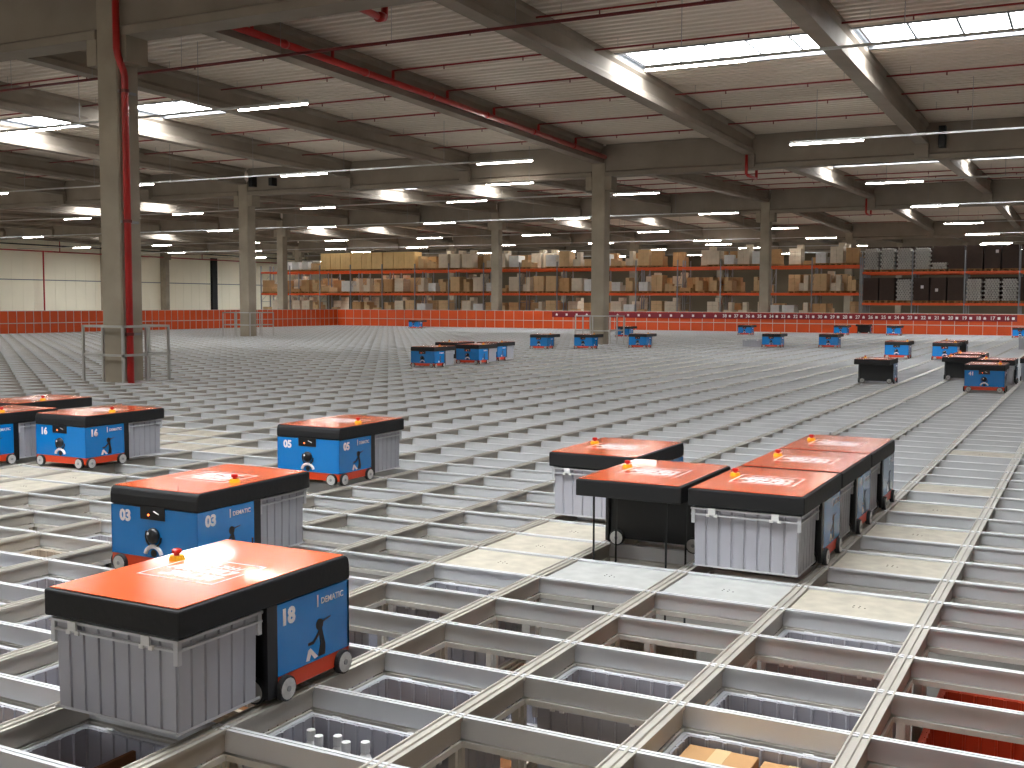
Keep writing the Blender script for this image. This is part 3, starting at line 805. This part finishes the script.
KINDS = [
 ('small white carton stack', stack_mesh(blocks(2, 2, 3, .2, w=.62, drop=1, seed=31), M['ctn'][3])),
 ('narrow tan carton stack', stack_mesh(blocks(2, 2, 4, .22, w=.5, drop=1, seed=33), M['ctn'][0])),
 ('narrow pale carton stack', stack_mesh(blocks(2, 2, 4, .24, w=.56, drop=2, seed=37), M['ctn'][2])),
 ('tan carton stack', stack_mesh(blocks(2, 2, 4, .26), M['ctn'][0])),
 ('brown carton stack', stack_mesh(blocks(2, 2, 3, .3, drop=1, seed=2), M['ctn'][1])),
 ('pale wrapped carton stack', stack_mesh(blocks(1, 1, 4, .22), M['ctn'][2])),
 ('white carton stack', stack_mesh(blocks(2, 1, 2, .4), M['ctn'][3])),
 ('low uneven carton pile', stack_mesh(blocks(3, 2, 3, .16, drop=2, seed=4), M['ctn'][0])),
 ('low brown carton pile', stack_mesh(blocks(2, 2, 2, .22, drop=1, seed=9), M['ctn'][1])),
 ('high tan carton stack', stack_mesh(blocks(2, 2, 5, .25, drop=1, seed=11), M['ctn'][2])),
]
TALL = stack_mesh(blocks(2, 1, 1, 1.22, w=.9), M['tall'])
BROWN = stack_mesh([(-.43, .43, -.5, .5, 0, 1.35)], M['brown'])
def load(x, y, z, me, label, grp):
    t = thing('pallet_load', label, 'pallet load', (x, y, z+.004), 0, grp)
    for n, m_ in (('pallet', PAL), ('cartons', me)):
        o = bpy.data.objects.new(n, m_); C.objects.link(o); o.parent = t
    return t
LV = {.58: 'lower', 2.26: 'middle', 3.94: 'top'}
R = random.Random(21)
for z in (.58, 2.26, 3.94):
    for k in range(16):
        for q in range(3):
            x = XR+k*BAY+.5+q*.94
            pos = ('left', 'middle', 'right')[q]
            u = px(x, 66.5, z)[0]
            if z > 3 and 322 < u < 415:
                load(x, 66.55, z, TALL, 'tall tan cartons on top rack shelf, %s bay from left, %s place' % (nth(k), pos), 'tall tan cartons on the top shelf'); continue
            if z > 3 and u < 322:
                if R.random() < .5: continue
                kk = R.choice((7, 8, 0))
            elif R.random() < .13: continue
            else: kk = R.choice((0, 1, 1, 2, 2, 3, 4, 5, 6, 7, 8, 9) if z > 2 else (1, 3, 4, 4, 5, 6, 7, 9, 9, 2))
            nm, me = KINDS[kk]
            load(x, 66.55, z, me, '%s, %s rack shelf, %s bay from the left, %s place' % (nm, LV[z], nth(k), pos), 'pallet loads in the front rack')
for z in (.58, 2.26, 3.94):
    for k in range(16):
        for q in range(3):
            if R.random() < .2: continue
            x = XR+k*BAY+.5+q*.94
            if (z > 3 and px(x, 66.5, z)[0] < 415) or (z < 1 and q == 1): continue
            nm, me = KINDS[R.choice((3, 4, 4, 8, 9))]
            load(x, 68.05, z, me, '%s in rear rack, %s shelf, %s bay from left, %s place' % (nm, LV[z], nth(k), ('left', 'middle', 'right')[q]), 'pallet loads in the rear rack')
# dark loads and tube stacks at the right
def tubes(rows):
    mb = MB(); r0 = .062
    for r_ in range(rows):
        for c in range(6 if r_ % 2 == 0 else 5):
            x = -.36+c*.145+(0 if r_ % 2 == 0 else .072); z = .2+r_*.125
            mb.tube([(x, -.5, z), (x, .5, z)], r0, 8)
    return mb.mesh('tubes', M['tubeend'])
T10, T3 = tubes(10), tubes(3)
xa = XR+16*BAY+.1
tubs = {(3.51, .5+.94*i): None for i in ()}
for z, lvn in ((1.67, 'lower'), (3.51, 'upper')):
    for k in range(7):
        for q in range(3):
            x = xa+k*BAY+.5+q*.94
            u = px(x, 66.1, z+.5)[0]
            pos = ('left', 'middle', 'right')[q]
            isT = (z > 3 and (868 < u < 922)) or (z < 3 and (888 < u < 920 or 966 < u < 1012))
            isS = z > 3 and 922 < u < 948
            nm = 'stack of pale tubes seen end on' if isT or isS else 'large dark brown carton'
            t = load(x, 66.55, z, T10 if isT else (T3 if isS else BROWN), '%s, right rack, %s shelf, %s bay, %s place' % (nm, lvn, nth(k), pos), 'dark loads in the right rack')
            if isT or isS:
                MB().box(-.43, .43, .52, .56, .125, 1.5).obj('back_board', M['brown'], t)
            if not (isT or isS) and R.random() < .45:
                zz = R.uniform(.5, 1.1); xx = R.uniform(-.2, .2)
                MB().box(xx, xx+.16, -.51, -.5, zz, zz+.18).obj('paper_label', M['mark'], t)
            if R.random() < .95:
                load(x, 68.05, z, BROWN, 'dark carton in rear right rack, %s shelf, %s bay, %s place' % (lvn, nth(k), pos), 'dark loads in the rear right rack')
